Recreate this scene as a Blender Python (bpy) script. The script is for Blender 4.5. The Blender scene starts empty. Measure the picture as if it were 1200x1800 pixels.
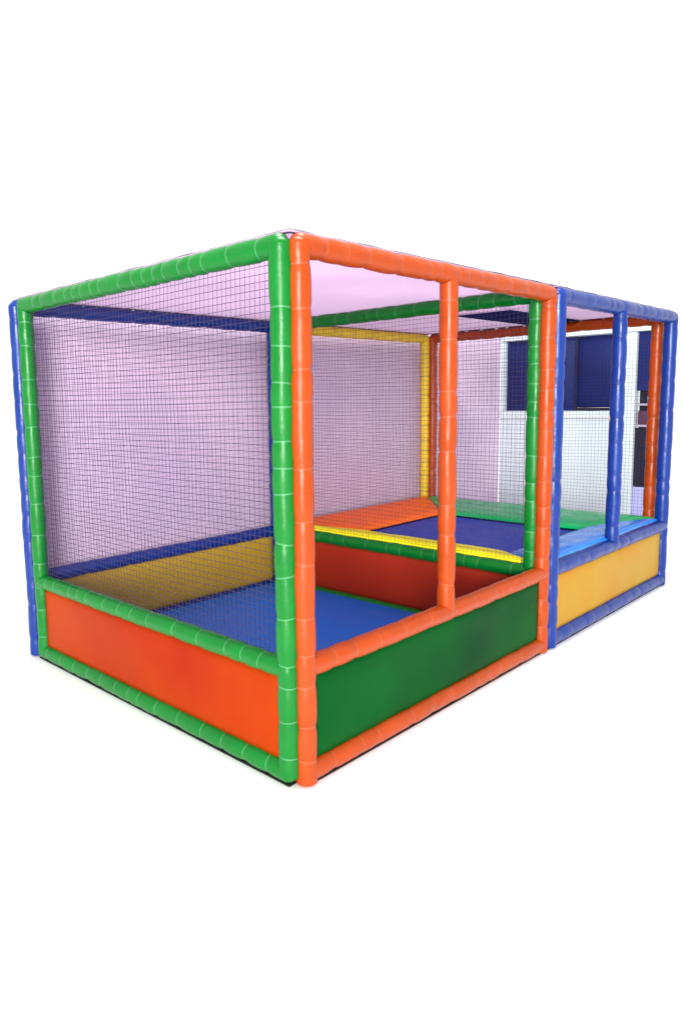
import bpy, bmesh, math, random
from mathutils import Vector, Matrix, noise
C = bpy.context.scene.collection
SC = bpy.context.scene

# ------------------------------------------------------------------ helpers
def lin(c):
    c /= 255.0
    return c / 12.92 if c <= 0.04045 else ((c + 0.055) / 1.055) ** 2.4

def rgb(r, g, b, k=1.0):
    return (lin(r) * k, lin(g) * k, lin(b) * k, 1.0)

def link(o, parent=None):
    C.objects.link(o)
    if parent is not None:
        o.parent = parent
    return o

def obj(name, bm, mats, parent=None, label=None, smooth=True):
    me = bpy.data.meshes.new(name)
    bmesh.ops.recalc_face_normals(bm, faces=bm.faces[:])
    bm.to_mesh(me)
    bm.free()
    if not isinstance(mats, (list, tuple)):
        mats = [mats]
    for m in mats:
        me.materials.append(m)
    if smooth:
        for p in me.polygons:
            p.use_smooth = True
    o = link(bpy.data.objects.new(name, me), parent)
    if label:
        o['label'] = label
    return o

def tag(o, label, cat, group=None):
    o['label'] = label
    o['category'] = cat
    if group:
        o['group'] = group
    return o

def thing(name, label, cat, loc=(0, 0, 0), group=None):
    o = link(bpy.data.objects.new(name, None))
    o.location = loc
    o.empty_display_size = 0.1
    return tag(o, label, cat, group)

# ---------------------------------------------------------------- materials
def mat(name, col, rough=0.45, spec=0.35, var=0.10, scale=6.0, bump=0.05, bscale=18.0,
        fine=0.0, col2=None, c2lo=0.45, c2hi=0.7, c2scale=1.5, coat=0.0):
    m = bpy.data.materials.new(name)
    m.use_nodes = True
    nt = m.node_tree
    N, L = nt.nodes, nt.links
    b = N['Principled BSDF']
    tc = N.new('ShaderNodeTexCoord')
    n1 = N.new('ShaderNodeTexNoise')
    n1.inputs['Scale'].default_value = scale
    n1.inputs['Detail'].default_value = 5
    L.new(tc.outputs['Object'], n1.inputs['Vector'])
    mr = N.new('ShaderNodeMapRange')
    mr.inputs['From Min'].default_value = 0.3
    mr.inputs['From Max'].default_value = 0.7
    mr.inputs['To Min'].default_value = 1 - var
    mr.inputs['To Max'].default_value = 1 + var
    L.new(n1.outputs['Fac'], mr.inputs['Value'])
    hsv = N.new('ShaderNodeHueSaturation')
    hsv.inputs['Color'].default_value = col
    L.new(mr.outputs['Result'], hsv.inputs['Value'])
    if col2 is not None:
        n3 = N.new('ShaderNodeTexNoise')
        n3.inputs['Scale'].default_value = c2scale
        n3.inputs['Detail'].default_value = 3
        L.new(tc.outputs['Object'], n3.inputs['Vector'])
        mr3 = N.new('ShaderNodeMapRange')
        mr3.inputs['From Min'].default_value = c2lo
        mr3.inputs['From Max'].default_value = c2hi
        L.new(n3.outputs['Fac'], mr3.inputs['Value'])
        mx = N.new('ShaderNodeMix')
        mx.data_type = 'RGBA'
        mx.inputs['A'].default_value = col
        mx.inputs['B'].default_value = col2
        L.new(mr3.outputs['Result'], mx.inputs['Factor'])
        L.new(mx.outputs['Result'], hsv.inputs['Color'])
    L.new(hsv.outputs['Color'], b.inputs['Base Color'])
    mr2 = N.new('ShaderNodeMapRange')
    mr2.inputs['From Min'].default_value = 0.3
    mr2.inputs['From Max'].default_value = 0.7
    mr2.inputs['To Min'].default_value = max(0.05, rough - 0.08)
    mr2.inputs['To Max'].default_value = min(1.0, rough + 0.10)
    L.new(n1.outputs['Fac'], mr2.inputs['Value'])
    L.new(mr2.outputs['Result'], b.inputs['Roughness'])
    b.inputs['Specular IOR Level'].default_value = spec
    b.inputs['Coat Weight'].default_value = coat
    b.inputs['Coat Roughness'].default_value = 0.25
    if bump > 0:
        n2 = N.new('ShaderNodeTexNoise')
        n2.inputs['Scale'].default_value = bscale
        n2.inputs['Detail'].default_value = 3
        L.new(tc.outputs['Object'], n2.inputs['Vector'])
        bp = N.new('ShaderNodeBump')
        bp.inputs['Strength'].default_value = bump * 4
        bp.inputs['Distance'].default_value = 0.01
        L.new(n2.outputs['Fac'], bp.inputs['Height'])
        L.new(bp.outputs['Normal'], b.inputs['Normal'])
    return m

K = 0.34
GREEN  = mat('green_vinyl',  rgb(0, 168, 54, 0.34), rough=0.33, spec=0.26, bump=0.055, bscale=22)
ORANGE = mat('orange_vinyl', rgb(250, 96, 6, 0.34), rough=0.33, spec=0.26, bump=0.055, bscale=22)
BLUE   = mat('blue_vinyl',   rgb(14, 72, 186, 0.37), rough=0.30, spec=0.32, bump=0.055, bscale=22)
YELLOW = mat('yellow_vinyl', rgb(238, 200, 40, 0.8), rough=0.40, spec=0.28)
T_GREEN  = mat('pale_green_tie',  rgb(90, 205, 120, K), rough=0.4, bump=0)
T_ORANGE = mat('pale_orange_tie', rgb(252, 118, 60, K), rough=0.4, bump=0)
T_BLUE   = mat('pale_blue_tie',   rgb(34, 66, 186, K), rough=0.4, bump=0)
T_YELLOW = mat('pale_yellow_tie', rgb(246, 222, 110, K), rough=0.4, bump=0)
TIE = {GREEN: T_GREEN, ORANGE: T_ORANGE, BLUE: T_BLUE, YELLOW: T_YELLOW}
P_ORANGE = mat('orange_panel', rgb(246, 86, 6, K), rough=0.40, spec=0.05, var=0.05, scale=2.0, bump=0.03, bscale=4,
               col2=rgb(220, 50, 8, K), c2scale=1.2, c2lo=0.38, c2hi=0.75)
P_GREEN  = mat('green_panel', rgb(0, 124, 46, 0.36), rough=0.40, spec=0.04, var=0.05, scale=2.0, bump=0.03, bscale=4,
               col2=rgb(4, 90, 36, K), c2scale=1.3, c2lo=0.35, c2hi=0.75)
P_AMBER  = mat('amber_panel', rgb(226, 176, 10, 0.5), rough=0.42, spec=0.12, var=0.05, scale=2.0, bump=0.03, bscale=4,
               col2=rgb(232, 146, 10, 0.5), c2scale=2.0, c2lo=0.35, c2hi=0.75)
P_YELLOW = mat('yellow_panel', rgb(205, 165, 40, 0.75), spec=0.15, rough=0.45, var=0.05, scale=2.0, bump=0.03, bscale=4)
P_RED    = mat('red_panel', rgb(190, 52, 24, 0.66), spec=0.15, rough=0.5, var=0.07, scale=2.0, bump=0.03, bscale=4,
               col2=rgb(176, 44, 26, 0.62), c2scale=1.3, c2lo=0.3, c2hi=0.8)
MAT_BLUE = mat('blue_floor_mat', rgb(16, 112, 214, 0.95), rough=0.42, spec=0.2, var=0.05, scale=2.5, bump=0.02, bscale=9)
BED_BLUE = mat('blue_jump_fabric', rgb(30, 64, 182, 0.9), rough=0.6, spec=0.3, var=0.06, scale=3, bump=0.03, bscale=160)
PAD_YELLOW = mat('yellow_pad', rgb(250, 240, 20, 1.0), rough=0.5, spec=0.12, bump=0.06, bscale=9)
PAD_ORANGE = mat('orange_pad', rgb(255, 108, 16, 1.0), rough=0.5, spec=0.15, bump=0.06, bscale=9)
PAD_GREEN  = mat('green_pad', rgb(0, 176, 98, 1.0), rough=0.3, spec=0.3, bump=0.06, bscale=9)
PAD_BLUE   = mat('blue_pad', rgb(36, 132, 232, 1.0), rough=0.25, spec=0.45, bump=0.08, bscale=9)
CORD   = mat('dark_net_cord', rgb(62, 50, 74), rough=0.8, spec=0.2, bump=0)
SHADE_BLACK = mat('shade_black', rgb(22, 20, 22), rough=0.8, bump=0)
LILAC  = mat('lilac_paint', rgb(212, 186, 212), rough=0.7, spec=0.25, var=0.03, scale=1.2, bump=0.01, bscale=40,
             col2=rgb(200, 176, 210), c2scale=0.8)
WHITE  = mat('white_laminate', rgb(196, 208, 212), rough=0.45, var=0.02, bump=0)
NAVY   = mat('navy_glass', rgb(18, 32, 88), rough=0.5, spec=0.15, var=0.15, scale=1.5, bump=0)
DARK   = mat('dark_shelf', rgb(12, 14, 36), rough=0.5, bump=0)
GREYW  = mat('pale_grey_box', rgb(160, 150, 172), rough=0.5, bump=0)
FRAME_NAVY = mat('navy_frame', rgb(14, 22, 62), rough=0.4, bump=0)
BASEB  = mat('violet_board', rgb(160, 160, 206), rough=0.5, bump=0)
PLUM   = mat('plum_box', rgb(70, 40, 60), rough=0.5, bump=0)
GROUND = mat('white_floor', (0.97, 0.97, 0.97, 1), rough=0.7, spec=0.1, var=0.01, bump=0)

def fill_material(name, col, stripe=None):
    m = bpy.data.materials.new(name)
    m.use_nodes = True
    nt = m.node_tree
    N, L = nt.nodes, nt.links
    out = N['Material Output']
    N.remove(N['Principled BSDF'])
    d = N.new('ShaderNodeBsdfDiffuse')
    t = N.new('ShaderNodeBsdfTranslucent')
    mx = N.new('ShaderNodeMixShader')
    mx.inputs[0].default_value = 0.68
    tc = N.new('ShaderNodeTexCoord')
    nz = N.new('ShaderNodeTexNoise')
    nz.inputs['Scale'].default_value = 1.6
    L.new(tc.outputs['Object'], nz.inputs['Vector'])
    h = N.new('ShaderNodeHueSaturation')
    h.inputs['Color'].default_value = col
    mr = N.new('ShaderNodeMapRange')
    mr.inputs['From Min'].default_value = 0.3
    mr.inputs['From Max'].default_value = 0.7
    mr.inputs['To Min'].default_value = 0.95
    mr.inputs['To Max'].default_value = 1.05
    L.new(nz.outputs['Fac'], mr.inputs['Value'])
    L.new(mr.outputs['Result'], h.inputs['Value'])
    L.new(h.outputs['Color'], d.inputs['Color'])
    L.new(h.outputs['Color'], t.inputs['Color'])
    L.new(d.outputs[0], mx.inputs[1])
    L.new(t.outputs[0], mx.inputs[2])
    L.new(mx.outputs[0], out.inputs['Surface'])
    return m
FILL_LILAC = fill_material('lilac_wall_fill', rgb(214, 196, 214))
FILL_NAVY = fill_material('navy_panel_fill', rgb(56, 62, 112))

# ------------------------------------------------------------------ geometry
def frame_of(d):
    d = d.normalized()
    a = Vector((0, 0, 1)) if abs(d.z) < 0.9 else Vector((1, 0, 0))
    u = d.cross(a).normalized()
    return u, d.cross(u).normalized()

def foam_tube(bm, a, b, r, rng, pitch=0.14, jit=0.45, segs=20, pinch=0.085, tie_w=0.003, wob=0.003, foot=0.75):
    """a foam sleeve from a to b: puffy between its ties, rounded at both ends; ties use material 1"""
    a, b = Vector(a), Vector(b)
    d = b - a
    Ln = d.length
    d.normalize()
    u, v = frame_of(d)
    seed = rng.uniform(0, 100)
    ties = []
    s = pitch * rng.uniform(0.5, 0.9)
    while s < Ln - 0.05:
        ties.append((s, rng.uniform(-0.16, 0.16), rng.uniform(0, 6.283)))
        s += pitch * (1 + rng.uniform(-jit, jit))
    pin = {round(t[0], 6): pinch * rng.uniform(0.35, 1.35) for t in ties}
    prof = []           # (s, radius factor, tilt, phase, material of band that FOLLOWS)
    for f in (0.0, 0.12, 0.3, 0.5, 0.7, 0.87, 0.97):
        ang = f * math.pi / 2
        prof.append((-r * foot * math.cos(ang), max(0.02, math.sin(ang)), 0, 0, 0))
    edges = [(0.0, 0, 0)] + ties + [(Ln, 0, 0)]
    for i in range(len(edges) - 1):
        s0, t0, p0 = edges[i]
        s1, t1, p1 = edges[i + 1]
        w = s1 - s0
        first, last = i == 0, i == len(edges) - 2
        n = max(5, int(w / 0.02))
        for k in range(n + 1):
            f = k / n
            sa = s0 + (0 if first else tie_w)
            sb = s1 - (0 if last else tie_w)
            sp = sa + (sb - sa) * f
            t, ph = (t0, p0) if f < 0.5 else (t1, p1)
            blend = abs(f - 0.5) * 2
            dist = min(f if not first else 1, (1 - f) if not last else 1) * w
            near = s0 if (f < 0.5 and not first) or last else s1
            fac = 1 - pin.get(round(near, 6), pinch) * math.exp(-dist / 0.014) + 0.016 * math.sin(math.pi * f)
            prof.append((sp, fac, t * blend ** 4, ph, 1 if (k == n and not last) else 0))
    for f in (0.97, 0.87, 0.7, 0.5, 0.3, 0.12, 0.0):
        ang = f * math.pi / 2
        prof.append((Ln + r * 0.75 * math.cos(ang), max(0.02, math.sin(ang)), 0, 0, 0))
    rings = []
    for (s, fac, tilt, ph, m) in prof:
        c = a + d * s
        nx = noise.noise(Vector((s * 5, seed, 0))) * wob
        ny = noise.noise(Vector((s * 5, seed, 9))) * wob
        rr = r * fac * (1 + 0.018 * noise.noise(Vector((s * 7, seed, 3))))
        ring = []
        for k in range(segs):
            th = 2 * math.pi * k / segs
            lump = 1 + 0.022 * noise.noise(Vector((s * 16, math.cos(th) * 1.2 + seed, math.sin(th) * 1.2)))
            off = tilt * r * math.cos(th - ph)
            ring.append(bm.verts.new(c + d * off + (u * (math.cos(th) * rr * lump + nx)) + (v * (math.sin(th) * rr * lump + ny))))
        rings.append(ring)
    for i in range(len(rings) - 1):
        for k in range(segs):
            f = bm.faces.new((rings[i][k], rings[i][(k + 1) % segs], rings[i + 1][(k + 1) % segs], rings[i + 1][k]))
            f.material_index = prof[i][4]
    bm.faces.new(rings[0][::-1])
    bm.faces.new(rings[-1])

R = random.Random(7)
def sleeve(name, a, b, r, m, parent, label=None, pitch=0.14, **kw):
    bm = bmesh.new()
    foam_tube(bm, a, b, r, R, pitch, **kw)
    return obj(name, bm, [m, TIE[m]], parent, label)

def box(bm, lo, hi, bev=0.0, segs=2):
    lo, hi = Vector(lo), Vector(hi)
    r = bmesh.ops.create_cube(bm, size=1)
    vs = r['verts']
    for v in vs:
        v.co = Vector(((lo.x + hi.x) / 2 + v.co.x * (hi.x - lo.x), (lo.y + hi.y) / 2 + v.co.y * (hi.y - lo.y),
                       (lo.z + hi.z) / 2 + v.co.z * (hi.z - lo.z)))
    if bev > 0:
        es = list({e for v in vs for e in v.link_edges})
        bmesh.ops.bevel(bm, geom=es, offset=bev, segments=segs, profile=0.5, affect='EDGES')
    return bm

def soft_panel(o, u, v, U, V, thick, puff, seed, nu=40, nv=10):
    """a padded infill board: two gently puffed skins joined round the edge"""
    o, u, v = Vector(o), Vector(u).normalized(), Vector(v).normalized()
    n = u.cross(v).normalized()
    bm = bmesh.new()
    grids = []
    for side in (1, -1):
        g = []
        for i in range(nu + 1):
            row = []
            for j in range(nv + 1):
                s, t = i / nu, j / nv
                e = min(1, 8 * min(s * U / V, (1 - s) * U / V, t, 1 - t))
                h = thick / 2 * (0.35 + 0.65 * math.sqrt(max(0, 1 - (1 - e) ** 2)))
                h += puff * e * noise.noise(Vector((s * U * 2.2 + seed, t * V * 3.5, side * 4)))
                row.append(bm.verts.new(o + u * (U * s) + v * (V * t) + n * (side * h)))
            g.append(row)
        grids.append(g)
        for i in range(nu):
            for j in range(nv):
                bm.faces.new((g[i][j], g[i + 1][j], g[i + 1][j + 1], g[i][j + 1]))
    a, b = grids
    def bridge(p, q):
        for k in range(len(p) - 1):
            bm.faces.new((p[k], p[k + 1], q[k + 1], q[k]))
    bridge(a[0], b[0]); bridge(a[-1], b[-1])
    bridge([r[0] for r in a], [r[0] for r in b]); bridge([r[-1] for r in a], [r[-1] for r in b])
    return bm

def poly_cord(bm, pts, r):
    rings = []
    for i, p in enumerate(pts):
        d = (pts[min(i + 1, len(pts) - 1)] - pts[max(i - 1, 0)])
        u, v = frame_of(d)
        rings.append([bm.verts.new(p + u * r), bm.verts.new(p + v * r), bm.verts.new(p - u * r), bm.verts.new(p - v * r)])
    for i in range(len(rings) - 1):
        for k in range(4):
            bm.faces.new((rings[i][k], rings[i][(k + 1) % 4], rings[i + 1][(k + 1) % 4], rings[i + 1][k]))
    bm.faces.new(rings[0][::-1]); bm.faces.new(rings[-1])

NET_PITCH = 0.026
def net(parent, o, u, v, U, V, seed, label, r=0.00085, sag=0.012):
    o, u, v = Vector(o), Vector(u).normalized(), Vector(v).normalized()
    n = u.cross(v).normalized()
    nu, nv = round(U / NET_PITCH), round(V / NET_PITCH)
    def P(i, j):
        s, t = i / nu, j / nv
        e = min(1.0, 6 * min(s, 1 - s, t, 1 - t))
        du = 0.010 * noise.noise(Vector((s * 3, t * 3, seed))) * e + 0.003 * noise.noise(Vector((i * 0.5, j * 0.5, seed + 5))) * e
        dv = 0.010 * noise.noise(Vector((s * 3, t * 3, seed + 20))) * e - 0.010 * math.sin(math.pi * s) * (t if t < 1 else 0) * e
        dn = sag * (math.sin(math.pi * s) * math.sin(math.pi * t) + 0.5 * noise.noise(Vector((s * 4, t * 4, seed + 40))) * e)
        return o + u * (U * s + du) + v * (V * t + dv) + n * dn
    grid = [[P(i, j) for j in range(nv + 1)] for i in range(nu + 1)]
    bm = bmesh.new()
    for i in range(nu + 1):
        poly_cord(bm, grid[i], r * (1.8 if i in (0, nu) else 1))
    for j in range(nv + 1):
        poly_cord(bm, [grid[i][j] for i in range(nu + 1)], r * (1.8 if j in (0, nv) else 1))
    return obj('safety_net', bm, CORD, parent, label)

# ------------------------------------------------------------------ dimensions
W, L1, L2 = 2.062, 1.985, 1.952
LX = L1 + L2
HT, HM, HB = 1.95, 0.452, 0.05
RT = 0.0415
cage = thing('play_cage', 'two bay soft play cage of green, orange and blue padded tubes with black netting', 'play cage')

def frame(m, colour, plane, lo, hi, at, pa, pb, mids=(), pitch=0.14, r=RT, mid=True, lo_m=None, hi_m=None, foot_z=0.014, where=''):
    """one bolted frame: posts at pa / pb, rails lo..hi; plane 'x' keeps x = at, plane 'y' keeps y = at"""
    def pt(t, z):
        return (at, t, z) if plane == 'x' else (t, at, z)
    lab = lambda k: '%s padded %s %s' % (colour, k, where)
    for t in (pa, pb):
        sleeve('post', pt(t, foot_z), pt(t, HT), r, m, cage, lab('post'), pitch, foot=0.3)
    sleeve('top_rail', pt(pa, HT), pt(pb, HT), r, m, cage, lab('top rail'), pitch * 0.85)
    if mid:
        sleeve('middle_rail', pt(pa, HM), pt(pb, HM), r * 0.97, m, cage, lab('middle rail'), pitch)
    sleeve('bottom_rail', pt(pa, HB), pt(pb, HB), r * 0.97, m, cage, lab('bottom rail'), pitch)
    for t in mids:
        sleeve('middle_post', pt(t, HM), pt(t, HT), r * 0.95, m, cage, lab('middle post'), pitch)

eG, eO = 0.044, 0.046
# short side facing left
frame(GREEN, 'green', 'x', 0, 0, 0.0, eG, W - 0.103, pitch=0.135, foot_z=0.04, where='of the short side')
# open front, near bay and far bay
frame(ORANGE, 'orange', 'y', 0, 0, 0.0, eO, L1 - 0.042, mids=(0.9855,), pitch=0.165, where='of the near open front')
frame(BLUE, 'blue', 'y', 0, 0, 0.0, L1 + 0.065, LX - 0.064, mids=(L1 + 0.95,), pitch=0.17, r=0.045, where='of the far open front')
# back
frame(BLUE, 'blue', 'y', 0, 0, W, 0.0, L1 - 0.055, pitch=0.16, where='of the back by the lilac wall')
frame(YELLOW, 'yellow', 'y', 0, 0, W, L1 + 0.055, LX - 0.055, pitch=0.16, where='of the back by the lilac wall')
# far end and divider
frame(ORANGE, 'orange', 'x', 0, 0, LX, 0.108, W - 0.05, pitch=0.17, where='of the far end')
XD = L1 - 0.045
frame(GREEN, 'green', 'x', 0, 0, XD, 0.062, W - 0.085, pitch=0.15, where='of the divider between the bays')

# infill panels
zl, zh = HB + 0.03, HM - 0.03
def panel(o, u, U, m, seed, label):
    obj('side_panel', soft_panel(o, u, (0, 0, 1), U, zh - zl, 0.03, 0.007, seed), m, cage, label)
panel((0, W - 0.13, zl), (0, -1, 0), W - 0.20, P_ORANGE, 1, 'orange red panel under the net of the short side')
panel((0.075, 0, zl), (1, 0, 0), L1 - 0.15, P_GREEN, 2, 'dark green panel of the near open front')
panel((L1 + 0.095, 0, zl), (1, 0, 0), L2 - 0.185, P_AMBER, 3, 'amber panel of the far open front')
panel((0.03, W, zl), (1, 0, 0), L1 - 0.115, P_YELLOW, 4, 'mustard yellow panel at the back of the near bay')
panel((L1 + 0.085, W, zl), (1, 0, 0), L2 - 0.17, P_RED, 5, 'red panel at the back of the far bay')
panel((XD, 0.115, zl), (0, 1, 0), W - 0.23, P_RED, 6, 'brick red panel of the divider')
panel((LX, 0.138, zl), (0, 1, 0), W - 0.22, P_GREEN, 7, 'green panel of the far end')

# nets (laced between middle rail and top rail)
nz, nh = HM + 0.03, HT - HM - 0.06
net(cage, (0, W - 0.13, nz), (0, -1, 0), (0, 0, 1), W - 0.20, nh, 1, 'dark square mesh net of the short side', r=0.0011)
net(cage, (0.03, W, nz), (1, 0, 0), (0, 0, 1), L1 - 0.115, nh, 2, 'dark square mesh net at the back of the near bay')
net(cage, (L1 + 0.085, W, nz), (1, 0, 0), (0, 0, 1), L2 - 0.17, nh, 3, 'dark square mesh net at the back of the far bay')
net(cage, (XD, 0.115, nz), (0, 1, 0), (0, 0, 1), W - 0.23, nh, 4, 'dark square mesh net of the divider')
net(cage, (LX, 0.138, nz), (0, 1, 0), (0, 0, 1), W - 0.22, nh, 5, 'dark square mesh net of the far end')

# made-up sheets on the top rails, filling in for the wall behind; dark hem
def sheet(x0, x1, y0, y1, z, m, name, label, parent=cage, th=0.003):
    bm = bmesh.new()
    nx, ny = max(2, int((x1 - x0) / 0.08)), max(2, int((y1 - y0) / 0.08))
    gs = []
    for dz in (0, -th):
        g = [[bm.verts.new((x0 + (x1 - x0) * i / nx, y0 + (y1 - y0) * j / ny, z + dz)) for j in range(ny + 1)] for i in range(nx + 1)]
        for i in range(nx):
            for j in range(ny):
                bm.faces.new((g[i][j], g[i + 1][j], g[i + 1][j + 1], g[i][j + 1]))
        gs.append(g)
    a, b = gs
    for p, q in ((a[0], b[0]), (a[-1], b[-1]), ([r[0] for r in a], [r[0] for r in b]), ([r[-1] for r in a], [r[-1] for r in b])):
        for k in range(len(p) - 1):
            bm.faces.new((p[k], p[k + 1], q[k + 1], q[k]))
    return obj(name, bm, m, parent, label)
ZR = HT + RT + 0.005
s1 = sheet(0.0, L1, 0.0, W, ZR, FILL_LILAC, 'wall_fill_sheet', 'made-up lilac sheet over the near bay, standing in for the wall')
s2 = sheet(L1 + 0.01, LX, 0.0, 0.66, ZR, FILL_LILAC, 'wall_fill_sheet', 'made-up lilac sheet over the front of the far bay')
s5 = sheet(L1 + 0.01, 2.798, 0.665, 1.10, ZR, FILL_LILAC, 'wall_fill_sheet', 'made-up lilac sheet beside the navy one')
s3 = sheet(2.80, LX, 0.665, 1.10, ZR, FILL_NAVY, 'wall_fill_sheet', 'made-up navy sheet over the far bay, standing in for the navy panels beyond')
s4 = sheet(L1 + 0.01, LX, 1.105, W, ZR, FILL_LILAC, 'wall_fill_sheet', 'made-up lilac sheet over the back of the far bay, standing in for the wall')
bm = bmesh.new()
hem = [(0.02, W, ZR), (0.02, 0.02, ZR), (L1, 0.01, ZR), (LX - 0.02, 0.02, ZR), (LX - 0.02, W, ZR), (0.02, W, ZR)]
for a, b in zip(hem, hem[1:]):
    a, b = Vector(a), Vector(b)
    n = 40
    poly_cord(bm, [a.lerp(b, k / n) + Vector((0, 0, 0.004 * noise.noise(Vector((k * 0.4, a.x, a.y))))) for k in range(n + 1)], 0.008)
obj('roof_hem', bm, CORD, cage, 'dark hem rope along the roof edge')

# black strips standing in for the shade line below the bottom rails
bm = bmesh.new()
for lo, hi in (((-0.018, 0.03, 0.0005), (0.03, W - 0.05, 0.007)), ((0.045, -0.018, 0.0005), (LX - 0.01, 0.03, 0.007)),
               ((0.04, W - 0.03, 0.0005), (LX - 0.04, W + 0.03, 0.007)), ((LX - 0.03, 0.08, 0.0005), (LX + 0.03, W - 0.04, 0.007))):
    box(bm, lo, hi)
obj('contact_shade_strip', bm, SHADE_BLACK, cage, 'black strip standing in for the shade under the frame', smooth=False)

# blue floor mat lying in the near bay
bm = bmesh.new()
box(bm, (0.046, 0.046, 0.004), (XD - 0.045, W - 0.046, 0.078), 0.012, 3)
fm = obj('floor_mat', bm, MAT_BLUE)
for p in fm.data.polygons:
    p.use_smooth = False
tag(fm, 'flat blue foam mat lying on the floor of the near bay', 'floor mat')

# trampoline in the far bay: jump mat with four mitred pads
tr = thing('trampoline', 'blue trampoline bed edged by yellow, orange, green and blue pads in the far bay', 'trampoline', (0, 0, 0))
xi0, xi1, yi0, yi1 = 2.22, 3.30, 0.34, 1.49
xo0, xo1, yo0, yo1 = XD + 0.022, LX - 0.0, 0.012, W - 0.0
sheet(xi0 - 0.06, xi1 + 0.06, yi0 - 0.06, yi1 + 0.06, HM - 0.004, BED_BLUE, 'jump_mat', 'woven blue jump mat', tr, th=0.006)
def pad(name_label, quad, m, seed):
    """a soft flap: outer edge a-b lies on the rail, inner edge d-c on the jump mat"""
    a, b, c, d = [Vector((x, y, 0)) for x, y in quad]
    bm = bmesh.new()
    nu, nv = 40, 12
    gs = []
    for top in (1, 0):
        g = []
        for i in range(nu + 1):
            row = []
            for j in range(nv + 1):
                s, t = i / nu, j / nv
                p = a.lerp(b, s).lerp(d.lerp(c, s), t)
                e = min(1, 5 * min(3 * s, 3 - 3 * s, t, 1 - t))
                z0 = HM + 0.034 - 0.028 * t
                z = z0 + (0.008 + 0.024 * math.sqrt(e) + 0.006 * noise.noise(Vector((s * 6, t * 2, seed))) * e if top else 0)
                row.append(bm.verts.new((p.x, p.y, z)))
            g.append(row)
        for i in range(nu):
            for j in range(nv):
                bm.faces.new((g[i][j], g[i + 1][j], g[i + 1][j + 1], g[i][j + 1]))
        gs.append(g)
    p, q = gs
    for e1, e2 in ((p[0], q[0]), (p[-1], q[-1]), ([r[0] for r in p], [r[0] for r in q]), ([r[-1] for r in p], [r[-1] for r in q])):
        for k in range(len(e1) - 1):
            bm.faces.new((e1[k], e1[k + 1], e2[k + 1], e2[k]))
    obj('safety_pad', bm, m, tr, name_label)
G = 0.003
pad('yellow safety pad on the divider side', [(xo0, yo0 + G), (xo0, yo1 - G), (xi0, yi1 - G), (xi0, yi0 + G)], PAD_YELLOW, 1)
pad('orange safety pad along the back', [(xo0 + G, yo1), (xo1 - G, yo1), (xi1 - G, yi1), (xi0 + G, yi1)], PAD_ORANGE, 2)
pad('green safety pad along the far end', [(xo1, yo1 - G), (xo1, yo0 + G), (xi1, yi0 + G), (xi1, yi1 - G)], PAD_GREEN, 3)
pad('light blue safety pad along the open front', [(xo1 - G, yo0), (xo0 + G, yo0), (xi0 + G, yi0), (xi1 - G, yi0)], PAD_BLUE, 4)

# ------------------------------------------------------------------ what shows through the cage
YW = 2.15
bm = bmesh.new()
box(bm, (0.06, YW, 0.0), (3.2, YW + 0.10, 1.985))
box(bm, (3.202, YW, 0.0), (5.44, YW + 0.10, 2.07))
lw = obj('lilac_wall', bm, LILAC, smooth=False)
tag(lw, 'plain lilac painted wall standing right behind the cage', 'wall')

XF = 5.45
part = thing('white_partition', 'white partition with a wide navy window beyond the far end of the cage', 'partition', (XF, 0, 0))
def loc_box(lo, hi, bev=0.003):
    b = bmesh.new()
    return box(b, lo, hi, bev, 1)
obj('lower_panel', loc_box((0.0, 0.865, 0.0), (0.08, 2.14, 1.178)), WHITE, part, smooth=False)
obj('sill', loc_box((-0.03, 0.865, 1.19), (0.08, 2.14, 1.25)), WHITE, part, smooth=False)
obj('window_pane', loc_box((0.03, 1.36, 1.253), (0.05, 2.085, 1.99), 0.001), NAVY, part, 'navy window pane')
obj('window_pane', loc_box((0.045, 0.865, 1.285), (0.065, 1.33, 1.99), 0.001), NAVY, part, 'navy window pane')
obj('window_frame_and_shade', loc_box((0.02, 1.333, 1.253), (0.06, 1.357, 1.99), 0.001), FRAME_NAVY, part, smooth=False)
obj('window_frame_and_shade', loc_box((0.02, 0.865, 1.253), (0.06, 1.33, 1.282), 0.001), DARK, part, smooth=False)  # dark bar standing in for the shadow line along the window bottom
obj('head_beam', loc_box((-0.03, 0.575, 1.993), (0.08, 2.14, 2.07)), WHITE, part, smooth=False)
obj('jamb', loc_box((-0.01, 2.09, 1.253), (0.08, 2.14, 1.99)), WHITE, part, smooth=False)
obj('door_post', loc_box((-0.02, 0.762, 0.0), (0.08, 0.86, 1.99)), WHITE, part, 'slim white post at the right end', smooth=False)
shelf = thing('shelf_unit', 'dark shelf unit beside the slim white post beyond the cage', 'shelf unit', (XF, 0, 0))
obj('back_board', loc_box((0.10, 0.575, 0.0), (0.12, 0.757, 1.99)), DARK, shelf, smooth=False)
obj('upper_door', loc_box((0.02, 0.575, 1.44), (0.095, 0.757, 1.99)), NAVY, shelf, 'navy upper door', smooth=False)
for z in (1.10, 1.30):
    obj('shelf_board', loc_box((0.01, 0.575, z), (0.095, 0.757, z + 0.02)), GREYW, shelf, 'pale shelf board', smooth=False)
obj('lower_door', loc_box((0.02, 0.575, 0.53), (0.095, 0.757, 1.09)), DARK, shelf, 'blackish lower door', smooth=False)
obj('base_board', loc_box((0.02, 0.575, 0.0), (0.095, 0.757, 0.525)), BASEB, shelf, 'pale violet base board', smooth=False)
bx1 = obj('storage_box', loc_box((XF + 0.02, 0.60, 1.3215), (XF + 0.09, 0.66, 1.40)), GREYW, smooth=False)
tag(bx1, 'small pale grey box on the upper shelf of the dark unit', 'box')
bx2 = obj('storage_box', loc_box((XF + 0.02, 0.60, 1.1215), (XF + 0.09, 0.74, 1.25)), PLUM, smooth=False)
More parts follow.
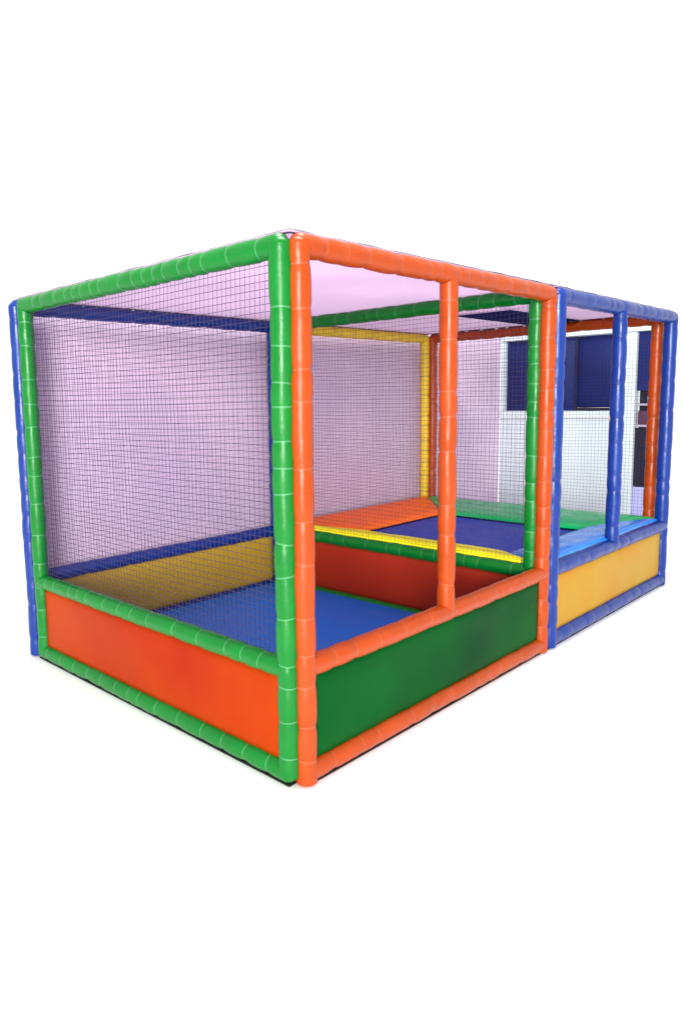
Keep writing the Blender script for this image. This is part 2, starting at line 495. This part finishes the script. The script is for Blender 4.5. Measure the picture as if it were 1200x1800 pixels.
tag(bx2, 'dark plum box on the lower shelf of the dark unit', 'box')

# ground
bm = bmesh.new()
bmesh.ops.create_grid(bm, x_segments=1, y_segments=1, size=400)
g = obj('ground', bm, GROUND, smooth=False)
g['kind'] = 'structure'

# ------------------------------------------------------------------ light
w = bpy.data.worlds.new('World')
SC.world = w
w.use_nodes = True
bg = w.node_tree.nodes['Background']
bg.inputs['Color'].default_value = (1.0, 0.99, 1.0, 1)
bg.inputs['Strength'].default_value = 1.15

def area(name, loc, target, size, power, col=(1, 1, 1)):
    l = bpy.data.lights.new(name, 'AREA')
    l.shape = 'DISK'
    l.size = size
    l.energy = power
    l.color = col
    o = link(bpy.data.objects.new(name, l))
    o.location = loc
    o.rotation_euler = (Vector(target) - Vector(loc)).to_track_quat('-Z', 'Y').to_euler()
    return o
area('soft_lamp', (-10.2, -8.0, 2.7), (1.2, 1.2, 0.9), 5.0, 3400, (1, 0.985, 0.97))
area('ceiling_lamp', (0.6, 0.2, 5.2), (1.2, 0.8, 0.0), 1.6, 260, (1, 1, 1))

# ------------------------------------------------------------------ camera
cam = bpy.data.cameras.new('camera')
co = link(bpy.data.objects.new('camera', cam))
yaw, pitch, roll, f, ppx, ppy = -0.772, -0.1266, -0.0202, 1259.5623, 480.4716, 861.5088
cy, sy, cp, sp = math.cos(yaw), math.sin(yaw), math.cos(pitch), math.sin(pitch)
fwd = Vector((-sy * cp, cy * cp, sp))
right = Vector((cy, sy, 0))
up = right.cross(fwd)
c, s = math.cos(roll), math.sin(roll)
r2, u2 = c * right + s * up, -s * right + c * up
M = Matrix((r2, u2, -fwd)).transposed().to_4x4()
M.translation = Vector((-1.7863, -1.735, 1.4323))
co.matrix_world = M
cam.sensor_fit = 'HORIZONTAL'
cam.sensor_width = 36
cam.lens = f / 1200 * 36
cam.shift_x = (600 - ppx) / 1200
cam.shift_y = -(900 - ppy) / 1200
cam.clip_start = 0.05
cam.clip_end = 2000
SC.camera = co

SC.view_settings.view_transform = 'Standard'
SC.view_settings.look = 'None'
SC.view_settings.gamma = 1
SC.view_settings.exposure = 0.0
SC.view_settings.use_curve_mapping = False
SC.render.engine = 'CYCLES'
SC.cycles.use_denoising = True
SC.cycles.max_bounces = 8
